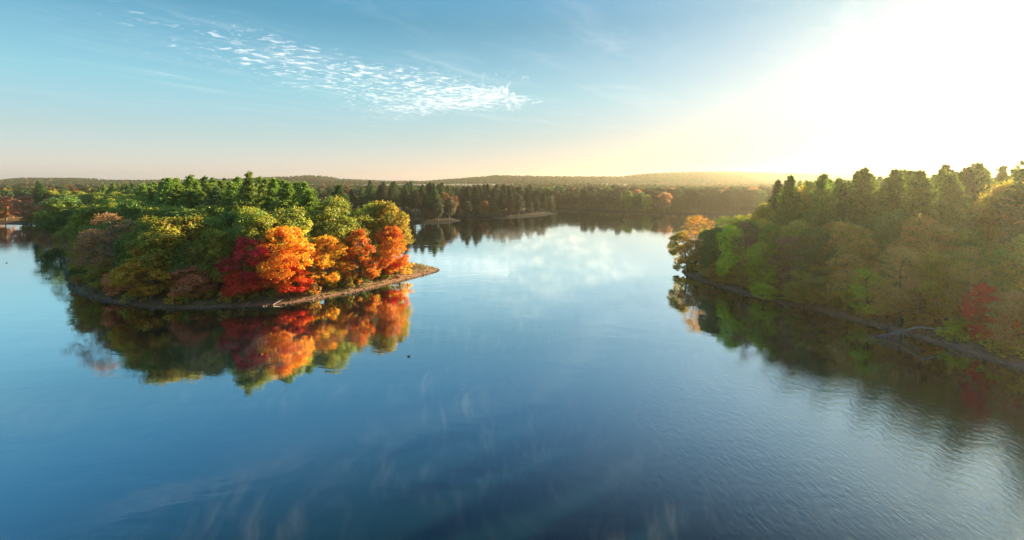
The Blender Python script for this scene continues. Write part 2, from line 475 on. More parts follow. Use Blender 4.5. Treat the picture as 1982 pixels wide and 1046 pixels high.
def country_z(x, y):
    px = PW / 2 + x / np.maximum(y, 1) * FPX
    sky_py = np.interp(px, sk[:, 0], sk[:, 1])
    ridge = CAM_H + (HOR - sky_py + 2.5) / FPX * 2300 - 11
    s = np.clip((y - 1100) / 1200, 0, 1); s = s * s * (3 - 2 * s)
    mid = 3.5 * np.clip((y - 700) / 300, 0, 1) * np.sin(x * 0.006 + 1) ** 2
    return 1.6 + mid * (1 - s) + (ridge - 1.6) * s + 2.0 * wobble(x, y, 0.02)


xs = np.linspace(-3300, 3300, 150); ys = np.linspace(880, 3300, 60)
X, Y = np.meshgrid(xs, ys)
Zc = np.where(Y > 2300, country_z(X, np.full_like(Y, 2300)), country_z(X, Y)) - np.clip((Y - 2400) / 900, 0, 1) * 20
idx = np.arange(X.size).reshape(X.shape)
F = np.stack([idx[:-1, :-1], idx[:-1, 1:], idx[1:, 1:], idx[1:, :-1]], -1).reshape(-1, 4)
mh, t = new_mat('wooded_hill_ground')
ps = t.n('ShaderNodeNewGeometry').outputs['Position']
cc = t.mix(t.noise(ps, 0.02, 5), (0.05, 0.07, 0.025, 1), (0.13, 0.09, 0.03, 1))
t.n('ShaderNodeOutputMaterial', i={0: t.n('ShaderNodeBsdfDiffuse', i={0: cc}).outputs[0]})
hills = link('hills', raw_mesh('hills', np.stack([X, Y, Zc], -1).reshape(-1, 3), F), mh)
tag(hills, kind='structure')

# ------------------------------------------------------------------ tree kinds (meshes shared by all copies)


def leaves_mesh(name, pos, nrm, size, asp, tint_, sprig, rng, fold=0.25):
    """one small folded blade per position"""
    n = len(pos)
    nrm = unit(nrm)
    r_ = unit(rng.normal(size=(n, 3)))
    a = unit(np.cross(nrm, r_)); b = np.cross(nrm, a)
    s = size[:, None]
    v0 = pos - a * s * 0.5; v2 = pos + a * s * 0.5
    mid = pos + nrm * s * fold * 0.4
    v1 = mid + b * s * asp * 0.5; v3 = mid - b * s * asp * 0.5
    V = np.stack([v0, v1, v2, v3], 1).reshape(-1, 3)
    Fq = np.arange(4 * n).reshape(n, 4)
    return raw_mesh(name, V, Fq, {'tint': ('FLOAT', tint_), 'sprig': ('FLOAT', sprig)})


def broadleaf(name, seed, H, Rr, cb, nl, clumps, leaves, leaf, wide=0.0, flat=0.6, gap=0.0, asp=0.6):
    """crown of lobes made of sprigs made of leaves; trunk with a limb into every lobe"""
    rng = np.random.default_rng(seed)
    czz = (cb + H) / 2; ch = (H - cb) / 2
    lob = []
    ga = 2.39996
    for i in range(nl):
        zf = 1 - 2 * (i + 0.5) / nl
        zf = np.clip(zf + rng.normal() * 0.08, -0.97, 0.97)
        q = i * ga + rng.normal() * 0.35
        rad = math.sqrt(1 - zf * zf)
        if zf < 0: rad = rad ** 0.6 * (1 + wide)
        k = rng.uniform(0.50, 0.80)
        lob.append(((math.cos(q) * rad * Rr * k, math.sin(q) * rad * Rr * k, czz + zf * ch * rng.uniform(0.68, 0.86)), Rr * rng.uniform(0.26, 0.44)))
    lob.append(((0, 0, czz), Rr * 0.5)); lob.append(((rng.normal() * 0.4, rng.normal() * 0.4, H - Rr * 0.42), Rr * 0.36))
    pos = []; nrm = []; tin = []; spr = []
    twigs = []
    for (lc, lr) in lob:
        lc = np.array(lc)
        lt = rng.uniform(0, 1)
        k = int(clumps * (lr / (0.36 * Rr)) ** 2)
        dirs = unit(rng.normal(size=(k, 3)))
        out = unit(lc - np.array((0, 0, czz - 0.15 * ch)))
        dirs = unit(dirs + 0.45 * out + np.array((0, 0, 0.2)))
        cpos = lc + dirs * lr * rng.uniform(0.62, 1.12, (k, 1)) * np.array((1, 1, 0.82))
        keep = cpos[:, 2] > cb * 0.6 + 0.25
        if gap: keep &= rng.uniform(size=k) > gap
        for cp, cd in zip(cpos[keep], dirs[keep]):
            m = int(leaves * rng.uniform(0.6, 1.4))
            s = lr * rng.uniform(0.12, 0.20)
            pp = cp + rng.normal(size=(m, 3)) * s * np.array((1, 1, flat))
            pos.append(pp)
            nrm.append(cd * 0.75 + np.array((0, 0, 0.35)) + rng.normal(size=(m, 3)) * 0.55)
            tin.append(rng.uniform(0, 1, m)); spr.append(np.full(m, np.clip(0.65 * lt + 0.35 * rng.uniform(), 0, 1)))
        for cp in cpos[keep][:5]:
            twigs.append((lc, cp))
    pos = np.concatenate(pos); nrm = np.concatenate(nrm); tin = np.concatenate(tin); spr = np.concatenate(spr)
    pos[:, 2] = np.maximum(pos[:, 2], 0.15)
    size = leaf * rng.uniform(0.6, 1.35, len(pos))
    cm = leaves_mesh(name + '_crown', pos, nrm, size, asp, tin, spr, rng)
    acc = Acc()
    tr = H * 0.017 + 0.05
    hts = np.linspace(0, H * 0.82, 7)
    wob_ = np.cumsum(rng.normal(size=(7, 2)) * 0.11 * H / 15, axis=0); wob_[0] = 0
    path = np.stack([wob_[:, 0], wob_[:, 1], hts], 1); path[0, 2] = -0.5
    acc.add(*tube(path, tr * np.array([1.45, 1.05, 0.9, 0.75, 0.55, 0.35, 0.1]), 7))
    for (lc, lr) in lob[:-2]:
        z0 = np.clip(lc[2] - (0.25 + 0.5 * rng.uniform()) * math.hypot(lc[0], lc[1]), cb * 0.55 + 0.3, H * 0.75)
        st = np.array((np.interp(z0, hts, path[:, 0]), np.interp(z0, hts, path[:, 1]), z0)); en = np.array(lc)
        md = st * 0.5 + en * 0.5 + np.array((rng.normal() * 0.25, rng.normal() * 0.25, -0.06 * H * rng.uniform()))
        r1 = tr * 0.45 * (1 - 0.6 * z0 / H)
        acc.add(*tube([st, md, en], [r1, r1 * 0.7, r1 * 0.3], 5))
    for a, b in twigs[:: 2]:
        acc.add(*tube([a, (np.array(a) + b) / 2 + rng.normal(size=3) * 0.12, b], [tr * 0.14, tr * 0.10, 0.012], 3 + 1))
    return acc.mesh(name + '_trunk'), cm, H, Rr


def pine(name, seed, H, Rr, base, thin=1.0):
    rng = np.random.default_rng(seed)
    acc = Acc()
    hts = np.linspace(0, H * 0.99, 9)
    wob_ = np.cumsum(rng.normal(size=(9, 2)) * 0.10, axis=0); wob_[0] = 0
    path = np.stack([wob_[:, 0], wob_[:, 1], hts], 1); path[0, 2] = -0.5
    acc.add(*tube(path, 0.34 * np.linspace(1.1, 0.06, 9), 7))
    pos = []; axis = []; spr = []
    z = base * H
    while z < H * 0.985:
        f = (z / H - base) / (1 - base)
        prof = (0.55 + 0.45 * min(1, f / 0.25)) * (1 - f) ** 0.80 + 0.04
        nb = rng.integers(4, 7)
        q0 = rng.uniform(0, 6.28)
        for k in range(nb):
            Lb = Rr * prof * rng.uniform(0.5, 1.4)
            q = q0 + k * 6.283 / nb + rng.normal() * 0.25
            el = R(8 + 38 * f * f + rng.normal() * 9)
            st = np.array((np.interp(z, hts, path[:, 0]), np.interp(z, hts, path[:, 1]), z))
            d = np.array((math.cos(q) * math.cos(el), math.sin(q) * math.cos(el), math.sin(el)))
            mdp = st + d * Lb * 0.55 + np.array((0, 0, -0.05 * Lb))
            en = st + d * Lb + np.array((0, 0, 0.16 * Lb))
            acc.add(*tube([st, mdp, en], [0.075 * (1 - f) + 0.025, 0.045 * (1 - f) + 0.02, 0.012], 4))
            s_ = rng.uniform()
            nt = max(4, int(Lb * 7.5 * thin))
            side = np.array((-math.sin(q), math.cos(q), 0))
            for u_ in np.sort(rng.uniform(0.25, 1.04, nt)):
                p = (st * (1 - u_ / 0.55) + mdp * u_ / 0.55) if u_ < 0.55 else mdp + (en - mdp) * (u_ - 0.55) / 0.45
                off = rng.normal() * 0.30 * Lb * (1.1 - abs(u_ - 0.62))
                p = p + side * off + np.array((0, 0, rng.normal() * 0.13 + 0.06 * abs(off)))
                m = 9
                ax = unit(d * 0.8 + side * np.sign(off) * 0.55 + np.array((0, 0, 0.65)) + rng.normal(size=(m, 3)) * 0.62)
                pos.append(np.repeat(p[None], m, 0)); axis.append(ax); spr.append(np.full(m, 0.6 * s_ + 0.4 * rng.uniform()))
        z += rng.uniform(0.5, 0.95) * (1.12 - 0.45 * f)
    tipz = path[-1]
    m = 40
    pos.append(tipz + np.stack([np.zeros(m), np.zeros(m), rng.uniform(-1.2, 0.5, m)], 1)); axis.append(unit(np.array((0, 0, 0.9)) + rng.normal(size=(m, 3)) * 0.5)); spr.append(np.full(m, 0.6))
    pos = np.concatenate(pos); axis = np.concatenate(axis); spr = np.concatenate(spr)
    n = len(pos)
    ln = rng.uniform(0.38, 0.78, n)[:, None]; wd = rng.uniform(0.12, 0.24, n)[:, None]
    sd2 = unit(np.cross(axis, rng.normal(size=(n, 3))))
    V = np.stack([pos - sd2 * wd * 0.35, pos + sd2 * wd * 0.35, pos + axis * ln * 0.6 + sd2 * wd * 0.5, pos + axis * ln, pos + axis * ln * 0.6 - sd2 * wd * 0.5], 1)
    V = V[:, [0, 2, 3, 4]].reshape(-1, 3)
    cm = raw_mesh(name + '_crown', V, np.arange(4 * n).reshape(n, 4), {'tint': ('FLOAT', rng.uniform(0, 1, n)), 'sprig': ('FLOAT', spr)})
    return acc.mesh(name + '_trunk'), cm, H, Rr


KIND = {
    'oak': [broadleaf('oak', 10 + k, 18, 6.0, 2.6, 24, 34, 26, 0.42, flat=0.75) for k in range(4)],
    'maple': [broadleaf('maple', 30 + k, 13, 4.3, 0.8, 22, 28, 24, 0.33, wide=0.12, flat=0.75) for k in range(4)],
    'airy': [broadleaf('airy', 50 + k, 16, 5.2, 2.0, 18, 34, 20, 0.30, flat=0.55, gap=0.18, asp=0.30) for k in range(3)],
    'bush': [broadleaf('bush', 70 + k, 3.2, 2.0, 0.1, 9, 16, 18, 0.22, wide=0.2) for k in range(3)],
    'pine': [pine('pine', 90, 27, 4.6, 0.22), pine('pine', 91, 25, 5.0, 0.2), pine('pine', 92, 27, 4.2, 0.26), pine('pine', 95, 27, 4.4, 0.38, 0.9)],
}
ENGLISH = {'oak': ('oak_tree', 'oak tree'), 'maple': ('maple_tree', 'maple'), 'airy': ('broadleaf_tree', 'broadleaf tree'), 'bush': ('shrub', 'shrub'), 'pine': ('pine_tree', 'pine')}

rt = random.Random(11)
TREES = []


def tree(kind, pal, x, y, z, h, r_, label=None, group=None, var=None, lean=(0, 0)):
    protos = KIND[kind]
    tm, cm, H, Rr = protos[rt.randrange(len(protos)) if var is None else var % len(protos)]
    o = bpy.data.objects.new('maple_tree' if label and 'maple' in label else ENGLISH[kind][0], None)
    o.empty_display_size = 0.5
    C.objects.link(o)
    o.location = (x, y, z - 0.05)
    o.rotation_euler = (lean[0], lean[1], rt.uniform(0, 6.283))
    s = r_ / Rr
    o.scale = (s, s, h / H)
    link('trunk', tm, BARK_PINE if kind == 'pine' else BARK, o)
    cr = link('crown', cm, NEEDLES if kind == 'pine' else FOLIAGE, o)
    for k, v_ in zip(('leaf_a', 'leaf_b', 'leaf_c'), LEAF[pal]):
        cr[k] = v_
    tag(o, label, 'shrub' if kind == 'bush' else 'tree', group)
    TREES.append(dict(o=o, kind=kind, pal=pal, x=x, y=y, h=h, r=r_, z=z, label=label))
    return o


# trees one can point at: land, kind, palette, foot pixel x, foot pixel y, top pixel y, crown width in pixels, label, short name
HEROES = []


def hero(ld, kind, pal, px, py, top, wpx, label, short=None, var=None, lean=(0, 0)):
    x, y = at(px, py, 1.0)
    z = ground_at(ld, x, y)
    x, y = at(px, py, max(z, 0.1)); z = max(ground_at(ld, x, y), 0.15)
    h = CAM_H - (top - HOR) / FPX * y - z
    r_ = 1.06 * wpx / 2 / FPX * y
    tree(kind, pal, x, y, z, h, r_, label, None, var, lean)
    if short:
        HEROES.append((ld, x, y, short))


LH = 'left_headland_ground'; RB = 'right_bank_ground'
hero(LH, 'oak', 'deep_oak', 125, 466, 384, 84, 'rounded deep green oak at the cove end of the left headland', 'cove-end oak')
hero(LH, 'airy', 'olive', 150, 505, 424, 62, 'dim olive broadleaf tree overhanging the shaded water at the headland left edge', 'olive edge tree')
hero(LH, 'oak', 'oak', 195, 508, 394, 96, 'olive green oak behind the mauve-brown tree on the headland')
hero(LH, 'airy', 'brown', 172, 540, 448, 60, 'narrow orange-brown tree left of the mauve-brown tree', 'orange-brown tree')
hero(LH, 'airy', 'mauve', 222, 553, 412, 122, 'large twiggy mauve-brown tree leaning over the headland shore', 'mauve-brown tree', 0)
hero(LH, 'maple', 'olive', 205, 563, 500, 60, 'small dull green maple beneath the mauve-brown tree')
hero(LH, 'maple', 'salmon', 232, 572, 522, 56, 'low pinkish brown maple below the mauve-brown tree at the shoreline')
hero(LH, 'maple', 'gold_olive', 292, 582, 476, 104, 'golden olive maple with a rounded crown on the front shore', 'golden olive maple', 1)
hero(LH, 'maple', 'salmon', 372, 589, 512, 82, 'small salmon-pink maple on the front shore', 'salmon-pink maple', 2)
hero(LH, 'oak', 'lime_oak', 335, 566, 418, 138, 'big oak with sunlit yellow-green top behind the golden olive maple', 'big yellow-green oak', 0)
hero(LH, 'oak', 'lime_oak', 412, 572, 440, 74, 'narrower yellow-green oak beside the dark crimson maple', 'narrow yellow-green oak', 2)
hero(LH, 'maple', 'crimson', 480, 572, 455, 80, 'dark crimson maple with bare grey limbs showing', 'crimson maple', 3)
hero(LH, 'maple', 'red', 468, 585, 522, 72, 'low bright scarlet maple at the water edge below the crimson maple', 'scarlet maple', 0)
hero(LH, 'maple', 'orange', 552, 566, 436, 112, 'large orange maple with a browner top above the vermilion shrubby maple', 'large orange maple', 1)
hero(LH, 'maple', 'vermilion', 560, 573, 512, 76, 'low vermilion maple at the foot of the large orange maple', 'vermilion maple', 2)
hero(LH, 'maple', 'gold', 630, 555, 454, 78, 'golden orange maple between the large orange maple and the rust maple', 'golden orange maple', 3)
hero(LH, 'bush', 'yellow', 655, 552, 517, 44, 'yellow-green shrub in front of the rust maple')
hero(LH, 'maple', 'rust', 692, 546, 446, 72, 'rust-red and orange maple on the right of the front shore', 'rust maple', 0)
hero(LH, 'maple', 'orange', 752, 537, 436, 76, 'flame orange maple nearest the bare spit', 'flame orange maple', 2)
hero(LH, 'maple', 'red', 742, 534, 490, 50, 'little scarlet maple at the foot of the flame orange maple', 'little scarlet maple', 1)
hero(LH, 'bush', 'olive', 712, 541, 512, 40, 'olive shrub left of the little scarlet maple')
hero(LH, 'bush', 'gold_olive', 775, 529, 497, 52, 'golden olive shrub at the root of the bare spit')
hero(LH, 'oak', 'oak', 555, 548, 398, 108, 'broad green oak above the large orange maple', 'oak above the orange maple', 1)
hero(LH, 'oak', 'oak', 640, 537, 386, 92, 'broad green oak above the golden orange maple', 'oak above the gold maple', 3)
hero(LH, 'oak', 'oak', 698, 530, 408, 66, 'smaller green oak above the rust maple')
hero(LH, 'oak', 'bronze', 750, 524, 386, 84, 'round bronze-green oak rising over the flame orange maple', 'bronze-green oak', 1)
hero(LH, 'oak', 'deep_oak', 455, 545, 404, 104, 'deep green oak behind the crimson maple', 'oak behind the crimson maple', 2)
hero(LH, 'oak', 'deep_oak', 255, 530, 392, 92, 'deep green oak between mauve-brown tree and big yellow-green oak', None, 3)

# right bank
hero(RB, 'airy', 'brown', 1345, 524, 412, 72, 'russet-topped tree leaning over the tip of the right bank', 'russet tip tree', 1, (0, -0.1))
hero(RB, 'maple', 'olive', 1330, 526, 446, 54, 'low olive tree under the russet tip tree', None, 2, (0, -0.16))
hero(RB, 'oak', 'deep_oak', 1385, 540, 440, 64, 'dense dark green tree just behind the bank tip', 'dark green tip oak')
hero(RB, 'maple', 'lime', 1420, 556, 438, 68, 'tall yellow-green maple near the bank tip', 'tall yellow-green maple', 0)
hero(RB, 'airy', 'mauve', 1446, 560, 428, 56, 'mauve-grey thin-leaved tree beside the tall yellow-green maple', 'mauve-grey tree')
hero(RB, 'maple', 'brown', 1392, 550, 506, 52, 'low brown maple at the waterline near the bank tip')
hero(RB, 'maple', 'lime', 1473, 572, 466, 60, 'bright lime-yellow maple on the right bank', 'lime-yellow maple', 3)
hero(RB, 'maple', 'brown', 1440, 564, 512, 50, 'low reddish brown maple left of the lime-yellow maple')
hero(RB, 'maple', 'lime', 1478, 582, 548, 44, 'small lime shrub-like maple dipping to the water')
hero(RB, 'oak', 'oak', 1500, 560, 432, 62, 'yellow-topped green oak behind the lime-yellow maple', None, 1)
hero(RB, 'airy', 'mauve', 1535, 572, 452, 74, 'dusky mauve tree in the shade of the right bank', 'dusky mauve tree')
hero(RB, 'oak', 'deep_oak', 1580, 578, 440, 80, 'shaded green oak right of the dusky mauve tree', 'shaded green oak', 2)
hero(RB, 'maple', 'olive', 1590, 598, 512, 104, 'wide olive maple spreading low over the water', 'wide olive maple', 1)
hero(RB, 'maple', 'olive', 1555, 592, 546, 66, 'small olive-brown maple left of the wide olive maple')
hero(RB, 'maple', 'tan', 1640, 606, 490, 84, 'ochre maple between the wide olive and the grass-green maple', 'ochre maple', 2)
hero(RB, 'maple', 'lime', 1678, 620, 518, 70, 'grass-green maple overhanging the water beside the driftwood', 'grass-green maple', 3)
hero(RB, 'oak', 'brown', 1640, 580, 428, 92, 'russet oak above the ochre maple', 'russet oak')
hero(RB, 'airy', 'tan', 1745, 625, 470, 98, 'tall tan-orange tree above the driftwood', 'tall tan-orange tree', 2)
hero(RB, 'maple', 'brown', 1716, 622, 548, 60, 'brown-orange maple between grass-green maple and tall tan tree')
hero(RB, 'oak', 'yellow', 1832, 636, 490, 92, 'golden yellow tree with drooping sprays over the driftwood', 'golden yellow tree', 0)
hero(RB, 'maple', 'tan', 1780, 632, 520, 76, 'pale orange maple behind the driftwood trunk', None, 1)
hero(RB, 'airy', 'tan', 1868, 648, 476, 82, 'pale tan leafy tree beside the golden yellow tree', 'pale tan tree', 0)
hero(RB, 'maple', 'crimson', 1905, 662, 548, 66, 'dull crimson maple above the grey beach', 'dull crimson maple', 1)
hero(RB, 'maple', 'vermilion', 1930, 668, 580, 76, 'red-orange maple above the grey beach', 'red-orange maple', 2)
hero(RB, 'maple', 'tan', 1965, 690, 560, 90, 'tan maple at the right edge beside the grey beach', 'right-edge tan maple', 3)
hero(RB, 'bush', 'yellow', 1962, 703, 650, 64, 'pale yellow shrub at the water on the right edge', None, 1)
hero(RB, 'bush', 'lime', 1922, 680, 640, 44, 'green shrub under the red-orange maple')

# ------------------------------------------------------------------ woods behind
sky_line = np.full(520, 2000.0)     # lowest top seen so far, in 4 px bins from -40 px... nearer trees first


def bins(px, wpx):
    a = int((px - wpx / 2 + 60) // 4); b = int((px + wpx / 2 + 60) // 4)
    return max(a, 0), min(b, 519)


def scatter(ld, spacing, seed, box, lo, hi):
    """even random spread of points at lo..hi metres from the shore of a land"""
    rng = np.random.default_rng(seed)
    P = LANDS[ld][0]
    n = int((box[1] - box[0]) * (box[3] - box[2]) / spacing ** 2 * 6)
    cx = rng.uniform(box[0], box[1], n); cyy = rng.uniform(box[2], box[3], n)
    sd = poly_sd(cx, cyy, P)
    ok = (sd > lo) & (sd < hi)
    px = PW / 2 + cx / np.maximum(cyy, 1) * FPX
    ok &= (px > -80) & (px < PW + 90)
    pts = []; cell = {}
    for x, y, s in zip(cx[ok], cyy[ok], sd[ok]):
        k = (int(x // spacing), int(y // spacing))
        if any((x - a) ** 2 + (y - b) ** 2 < spacing ** 2 for i in (-1, 0, 1) for j in (-1, 0, 1) for a, b in cell.get((k[0] + i, k[1] + j), ())):
            continue
        cell.setdefault(k, []).append((x, y)); pts.append((x, y, s))
    return pts


cand = []
for tr_ in TREES:
    cand.append((tr_['y'], None, tr_))
rs = random.Random(3)


def plan(ld, pts, chooser):
    for x, y, s in pts:
        if any((x - q['x']) ** 2 + (y - q['y']) ** 2 < (1.9 + 0.28 * q['r']) ** 2 for q in TREES if q['kind'] != 'bush'):
            continue
        got = chooser(x, y, s)
        if got is None: continue
        kind, pal, h, r_ = got
        z = ground_at(ld, x, y)
        cand.append((y, ld, dict(kind=kind, pal=pal, x=x, y=y, z=z, h=h, r=r_)))


def choose_head(x, y, s):
    if x > -36: return None
    q = rs.random()
    px = PW / 2 + x / y * FPX
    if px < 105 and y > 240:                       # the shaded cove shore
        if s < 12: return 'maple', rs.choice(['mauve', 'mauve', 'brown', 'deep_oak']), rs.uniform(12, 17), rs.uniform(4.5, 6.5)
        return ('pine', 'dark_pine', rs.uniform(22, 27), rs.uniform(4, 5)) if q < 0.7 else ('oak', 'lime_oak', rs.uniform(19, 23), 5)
    if s < 9: return rs.choice(['oak', 'maple']), rs.choice(['deep_oak', 'oak', 'olive', 'gold_olive']), rs.uniform(9, 14), rs.uniform(3.2, 4.6)
    if s < 22: return 'oak', rs.choice(['oak', 'deep_oak', 'oak', 'oak']), rs.uniform(15.5, 19.5), rs.uniform(5, 6.5)
    edge = min(1, max(0, (x + 190) / 60)) * min(1, max(0, (-38 - x) / 40))
    return 'pine', rs.choice(['pine', 'pine', 'pine', 'pine', 'dark_pine']), rs.uniform(20.5, 24.0) + 2.0 * edge + 2.0 * (q > 0.93), rs.uniform(4.6, 6.0)


def choose_bank(x, y, s):
    q = rs.random()
    if s < 9: return 'maple', rs.choice(['olive', 'olive', 'brown', 'lime', 'tan', 'gold_olive']), rs.uniform(8, 13), rs.uniform(3.2, 4.8)
    if s < 20: return rs.choice(['oak', 'airy']), rs.choice(['olive', 'brown', 'oak', 'deep_oak', 'oak', 'olive', 'lime_oak']), rs.uniform(14, 18.5), rs.uniform(4.2, 6)
    h = 23.5 + 3.5 * min(1, max(0, (170 - y) / 70)) + rs.uniform(-1.0, 1.0) + 1.5 * (q > 0.92)
    if q < 0.15: return 'oak', rs.choice(['brown', 'olive', 'deep_oak']), h - 2.5, rs.uniform(4.5, 6)
    return 'pine', rs.choice(['pine', 'pine', 'dark_pine']), h + rs.uniform(-1, 1), rs.uniform(4.6, 6.0)


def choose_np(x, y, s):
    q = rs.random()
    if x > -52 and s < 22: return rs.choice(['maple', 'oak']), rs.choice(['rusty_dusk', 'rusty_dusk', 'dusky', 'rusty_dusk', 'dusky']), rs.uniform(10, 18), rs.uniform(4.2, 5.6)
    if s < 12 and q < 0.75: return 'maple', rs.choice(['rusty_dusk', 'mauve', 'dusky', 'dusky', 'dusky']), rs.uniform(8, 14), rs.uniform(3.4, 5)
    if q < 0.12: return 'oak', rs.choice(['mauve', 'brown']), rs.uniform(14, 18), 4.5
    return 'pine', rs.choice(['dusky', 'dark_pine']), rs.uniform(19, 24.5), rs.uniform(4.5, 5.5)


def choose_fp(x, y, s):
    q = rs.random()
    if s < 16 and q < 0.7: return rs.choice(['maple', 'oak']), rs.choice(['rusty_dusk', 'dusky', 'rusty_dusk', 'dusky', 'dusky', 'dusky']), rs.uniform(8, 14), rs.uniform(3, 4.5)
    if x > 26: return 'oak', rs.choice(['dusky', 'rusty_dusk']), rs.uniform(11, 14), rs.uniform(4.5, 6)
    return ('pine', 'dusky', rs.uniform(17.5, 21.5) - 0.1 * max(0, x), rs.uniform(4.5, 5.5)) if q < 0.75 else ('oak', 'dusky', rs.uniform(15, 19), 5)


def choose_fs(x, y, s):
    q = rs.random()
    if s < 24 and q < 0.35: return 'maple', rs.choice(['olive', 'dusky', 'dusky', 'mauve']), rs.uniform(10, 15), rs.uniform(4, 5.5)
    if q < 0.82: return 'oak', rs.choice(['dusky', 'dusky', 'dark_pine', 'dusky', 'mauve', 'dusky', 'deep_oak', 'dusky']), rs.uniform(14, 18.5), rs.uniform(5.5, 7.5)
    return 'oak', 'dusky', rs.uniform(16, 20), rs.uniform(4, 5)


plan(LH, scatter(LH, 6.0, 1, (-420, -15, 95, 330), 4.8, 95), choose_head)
plan(RB, scatter(RB, 6.0, 2, (45, 330, 55, 330), 3.6, 60), choose_bank)
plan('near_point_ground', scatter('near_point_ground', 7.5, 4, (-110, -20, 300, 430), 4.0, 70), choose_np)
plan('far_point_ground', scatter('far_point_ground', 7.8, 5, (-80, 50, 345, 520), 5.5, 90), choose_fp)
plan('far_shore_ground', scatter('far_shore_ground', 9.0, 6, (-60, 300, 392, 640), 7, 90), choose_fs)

cand.sort(key=lambda c: c[0])
for y, ld, q in cand:
    px, top = proj(q['x'], q['y'], q['z'] + q['h'])
    wpx = 2 * q['r'] / y * FPX
    a, b = bins(px, wpx * 0.8)
    if b <= a: continue
    if ld is not None:
        if (top < sky_line[a:b + 1] - (1.8 if y < 300 else 3.0)).mean() < (0.34 if y < 300 else 0.5):
            continue                                    # nothing of it would show
        q['o'] = tree(q['kind'], q['pal'], q['x'], q['y'], q['z'], q['h'], q['r'])
        q['land'] = ld
        TREES[-1]['land'] = ld
    a, b = bins(px, wpx * 0.55)
    sky_line[a:b + 1] = np.minimum(sky_line[a:b + 1], top + 0.10 * q['h'] / y * FPX)

# undergrowth along the shores
for ld, seed, box, n in ((LH, 21, (-180, -25, 98, 250), 84), (LH, 23, (-335, -190, 225, 330), 40), (RB, 22, (45, 110, 60, 165), 74)):
    rng = np.random.default_rng(seed)
    P = LANDS[ld][0]; k = 0; tries = 0
    while k < n and tries < 8000:
        tries += 1
        x, y = rng.uniform(box[0], box[1]), rng.uniform(box[2], box[3])
        s = float(poly_sd(np.array([x]), np.array([y]), P)[0])
        px, py = proj(x, y, 1)
        if not (1.5 < s < 6.5 and -20 < px < PW + 20) or (ld == LH and x > -30): continue
        nx_ = poly_sd(np.array([x]), np.array([y - 1.5]), P)[0]
        if nx_ > s + 0.3: continue                       # the far side of a land, out of sight
        k += 1
        tree('bush', rs.choice(['olive', 'deep_oak', 'oak', 'brown', 'gold_olive'] if ld == LH else ['olive', 'brown', 'lime', 'tan', 'olive', 'mauve']), x, y, ground_at(ld, x, y), rs.uniform(1.4, 3.4) if y < 215 else rs.uniform(3, 5), rs.uniform(1.2, 2.4) if y < 215 else rs.uniform(2.4, 3.6))
        TREES[-1]['land'] = ld

# ------------------------------------------------------------------ say which tree is which
COLOUR = {'bronze': 'bronze-green', 'rusty_dusk': 'dusky rust', 'dusky': 'dusky green', 'pine': 'mid green', 'dark_pine': 'dark green', 'oak': 'bright green', 'deep_oak': 'deep green', 'lime_oak': 'yellow-green', 'gold_olive': 'golden olive', 'orange': 'orange', 'rust': 'rust-red',
          'gold': 'gold', 'red': 'scarlet', 'vermilion': 'vermilion', 'crimson': 'crimson', 'salmon': 'salmon-pink', 'mauve': 'mauve-brown', 'brown': 'orange-brown', 'olive': 'olive', 'lime': 'lime green', 'tan': 'tan', 'yellow': 'yellow'}
PLACE = {LH: 'the left headland', RB: 'the right bank', 'near_point_ground': 'the nearer wooded point', 'far_point_ground': 'the farther wooded point', 'far_shore_ground': 'the hazy far shore'}
ORD = 'first second third fourth fifth sixth seventh eighth ninth tenth eleventh twelfth thirteenth fourteenth fifteenth sixteenth seventeenth eighteenth nineteenth twentieth'.split()
ORD += ['twenty-' + o for o in ORD[:9]] + ['thirtieth'] + ['thirty-' + o for o in ORD[:9]] + ['fortieth'] + ['forty-' + o for o in ORD[:9]]
fam = {}
for q in TREES:
    if q['label']:
        continue
    ld = q['land']; noun = ENGLISH[q['kind']][1]
    px, _ = proj(q['x'], q['y'], 0)
    best = None
    for hl, hx, hy, sh in HEROES:
        if hl == ld:
            d = abs(proj(hx, hy, 0)[0] - px)
            if best is None or d < best[0]: best = (d, sh, hy)
    if best:
        rel = ('beside the ' if q['kind'] == 'bush' else ('behind the ' if q['y'] > best[2] + 1 else 'in front of the ')) + best[1]
        if q['y'] - best[2] > 45: rel = 'far behind the ' + best[1]
    else:
        x0, x1 = {'near_point_ground': (700, 900), 'far_point_ground': (860, 1080), 'far_shore_ground': (880, 1420)}[ld]
        f = (px - x0) / (x1 - x0)
        rel = ('at the left end of ' if f < 0.33 else 'along the middle of ' if f < 0.67 else 'at the right end of ') + PLACE[ld]
    fam.setdefault((COLOUR[q['pal']], noun, rel, ld), []).append((px, q))
for (c_, noun, rel, ld), qs in fam.items():
    qs.sort(key=lambda e: e[0])
    base = f'{c_} {noun} {rel}'
    grp = {'pine': 'pines', 'shrub': 'shrubs'}.get(noun, 'broadleaf trees') + ' on ' + PLACE[ld]
    for i, (_, q) in enumerate(qs):
        lab = base if len(qs) == 1 else (f'{base}, {ORD[i]} from left' if len(qs) <= 49 else base)
        q['o']['label'] = lab; q['o']['group'] = grp

